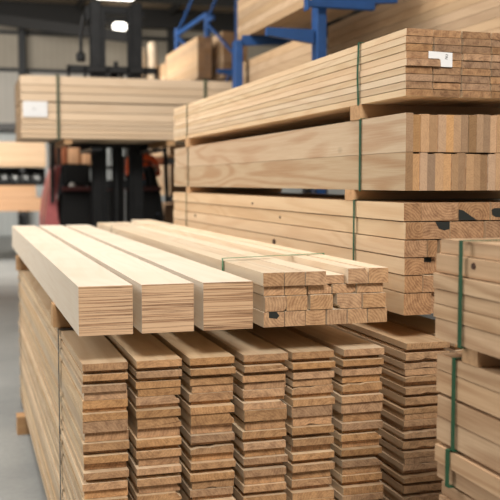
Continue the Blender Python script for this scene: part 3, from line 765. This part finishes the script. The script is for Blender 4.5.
# ---------------------------------------------------------------- shelf with sacks behind the forklift, pack to the right of it
t4 = empty('goods_shelf', (2.2, 17.0, 0), 'dark shelf with orange sacks behind the forklift cab', 'shelf')
for x in (-.72, 1.42):
    bm = bmesh.new(); box(bm, x-.03, x+.03, -.3, .3, 0, 2.9); finish('shelf_upright', bm, M['wallcol'], t4)
for z in (1.93, 1.0):
    bm = bmesh.new(); box(bm, -.75, 1.46, -.3, .3, z-.05, z); finish('shelf_board', bm, M['roofbeam'], t4)
for i, (x, m, lab) in enumerate(((1.62,'sack','orange sack on the shelf behind the cab, leftmost'),(1.86,'sackpale','peach sack on the shelf behind the cab, beside the orange one'),(2.1,'sackpale','peach sack on the shelf, seen just left of the mast'),(3.40,'sack','orange sack on the shelf right of the driver'))):
    bm = bmesh.new(); box(bm, -.11, .11, -.18, .18, 0, .42 if i != 3 else .28, .06, 4)
    for v in bm.verts: v.co.x *= 1 + .12*math.sin(v.co.z*9)
    tag(finish('sack', bm, M[m], None, True, loc=(x, 17, 1.932)), lab, 'sack', 'sacks behind the forklift')
pack(3.15, 3.75, 14.85, 16.6, 1.43, 1.93, 5, 4, M['rackwood'], 'the pale pack right of the forklift', 'boards right of the forklift', 'Y')
pack(3.15, 3.75, 14.9, 16.6, 2.08, 2.36, 3, 4, M['rackwood'], 'the small high pack right of the forklift', 'boards right of the forklift, upper', 'Y')
pack(3.02, 3.62, 14.7, 16.6, .84, 1.30, 4, 4, M['rackwood'], 'the low pack beside the forklift wheel', 'boards right of the forklift, low', 'Y')

# ---------------------------------------------------------------- blue cantilever racking on the right
def rack(x, ys, levels, left, right, ztops, label, brace=True):
    t = empty('cantilever_rack', (x, ys[0], 0), label, 'rack', 'blue cantilever racks')
    def arm(y_, z, reach, m):
        s_ = 1 if reach > 0 else -1
        bm = bmesh.new(); a = [(s_*.05, z-.10), (s_*.05, z), (reach, z), (reach, z-.055)]
        A = [bm.verts.new((p, y_-.03, q)) for p, q in a]; B = [bm.verts.new((p, y_+.03, q)) for p, q in a]
        bm.faces.new(A); bm.faces.new(B[::-1])
        for k_ in range(4): bm.faces.new((A[k_], A[(k_+1) % 4], B[(k_+1) % 4], B[k_]))
        finish('arm', bm, m, t)
    for y, zt in zip(ys, ztops):
        bm = bmesh.new(); y_ = y - ys[0]
        box(bm, -.038, .038, y_-.06, y_+.06, 0, zt, .006)
        finish('upright', bm, M['blue'], t)
        bm = bmesh.new(); box(bm, -min(left, .25)-.05, right+.05, y_-.06, y_+.06, 0, .12, .005); finish('foot', bm, M['blue'], t)
        for zl, zr in levels:
            if zl and left and not (y_ > 1 and not brace): arm(y_, zl, -left, M['blue'])
            if zr and right: arm(y_, zr, right, M['blue'])
    if brace:
        for k_, (ya, yb) in enumerate(zip(ys, ys[1:])):
            a, b = ya-ys[0], yb-ys[0]; zt = ztops[k_+1]
            for z0, z1 in ((zt+.65, zt-.1), (zt-.95, zt-.15), (zt-.95, zt-1.7)):
                bm = bmesh.new(); bar(bm, (.0, a, z0), (.0, b, z1), .03, .04); finish('diagonal_brace', bm, M['blue'], t)
            bm = bmesh.new(); bar(bm, (0, b-.4 if k_ == 0 else a, zt-.12), (0, b, zt-.12), .05, .07); finish('tie_beam', bm, M['blue'], t)
    return t
rack(2.54, [6.65, 8.84], [(2.77, 3.056)], .41, .62, [5.4, 3.0], 'blue cantilever rack just behind the tall pile', False)
rack(3.88, [13.46, 15.3, 17.6], [(3.29, 3.29)], .32, .5, [5.6, 4.40, 4.52], 'braced blue cantilever rack beyond the raised load', True)
t6 = empty('cross_beam', (2.62, 6.52, 2.93), 'short blue beam crossing the blue upright near the top edge', 'beam')
bm = bmesh.new(); box(bm, -.22, .30, -.03, .03, -.02, .03, .004); finish('beam_body', bm, M['blue'], t6)
bm = bmesh.new(); box(bm, -.235, -.22, -.04, .04, -.045, .045, .002); finish('end_plate', bm, M['blue'], t6)
pack(3.42, 3.90, 3.6, 8.72, 2.605, 3.16, 8, 3, M['rackwood'], 'the blue rack pack above the tall pile', 'boards on the blue rack, right hand pack', 'Y')
pack(2.65, 2.76, 7.10, 9.1, 2.30, 2.825, 7, 1, M['rackwood'], 'the blue rack pack below its arms', 'boards on the blue rack, centre pack', 'Y')
pack(2.65, 3.12, 6.76, 9.22, 3.058, 3.46, 6, 3, M['rackwood'], 'the blue rack\'s highest pack', 'boards on the blue rack, high pack', 'Y')
t7 = empty('trestle', (2.72, 8.1, 0), 'dark steel trestle holding the pack below the rack arms', 'trestle')
bm = bmesh.new(); box(bm, -.08, .12, -.9, .6, 2.22, 2.298, .006); finish('top_plate', bm, M['wallcol'], t7)
for sx in (-.05, .09):
    for sy in (-.85, .55):
        bm = bmesh.new(); box(bm, sx-.03, sx+.03, sy-.03, sy+.03, 0, 2.22); finish('leg', bm, M['wallcol'], t7)
pack(3.58, 3.81, 14.75, 17.2, 3.30, 3.95, 7, 2, M['rackwood'], 'the braced rack\'s left pack', 'boards on the braced rack, left pack', 'Y')
pack(3.95, 4.36, 14.6, 17.0, 3.30, 4.02, 6, 2, M['rackwood'], 'the braced rack\'s right pack', 'boards on the braced rack, right pack', 'Y')
pack(3.62, 3.78, 17.45, 19.3, 3.30, 3.86, 5, 1, M['rackwood'], 'the farthest blue rack\'s small pack', 'boards on the far blue rack', 'Y')
# two wrapped rolls standing on a shelf
t5 = empty('high_shelf', (3.3, 18.1, 0), 'dark high shelf carrying two wrapped rolls behind the mast', 'shelf')
bm = bmesh.new(); box(bm, -.3, .295, -.3, .3, 3.27, 3.33); finish('shelf_board', bm, M['roofbeam'], t5)
for x in (-.26, .26):
    bm = bmesh.new(); box(bm, x-.03, x+.03, .2, .26, 0, 3.27); finish('shelf_upright', bm, M['roofbeam'], t5)
for x, h, lab in ((3.26, .88, 'left one of two cream wrapped rolls standing right of the mast'), (3.49, .98, 'taller right one of two cream wrapped rolls beside the mast')):
    bm = bmesh.new(); tube(bm, [(0,0,0),(0,0,.02),(0,0,h-.10),(0,0,h-.03),(0,0,h)], [.08,.10,.10,.08,.04], 20)
    tag(finish('wrapped_roll', bm, M['roll'], None, True, loc=(x, 18.0, 3.332)), lab, 'roll', 'wrapped rolls')
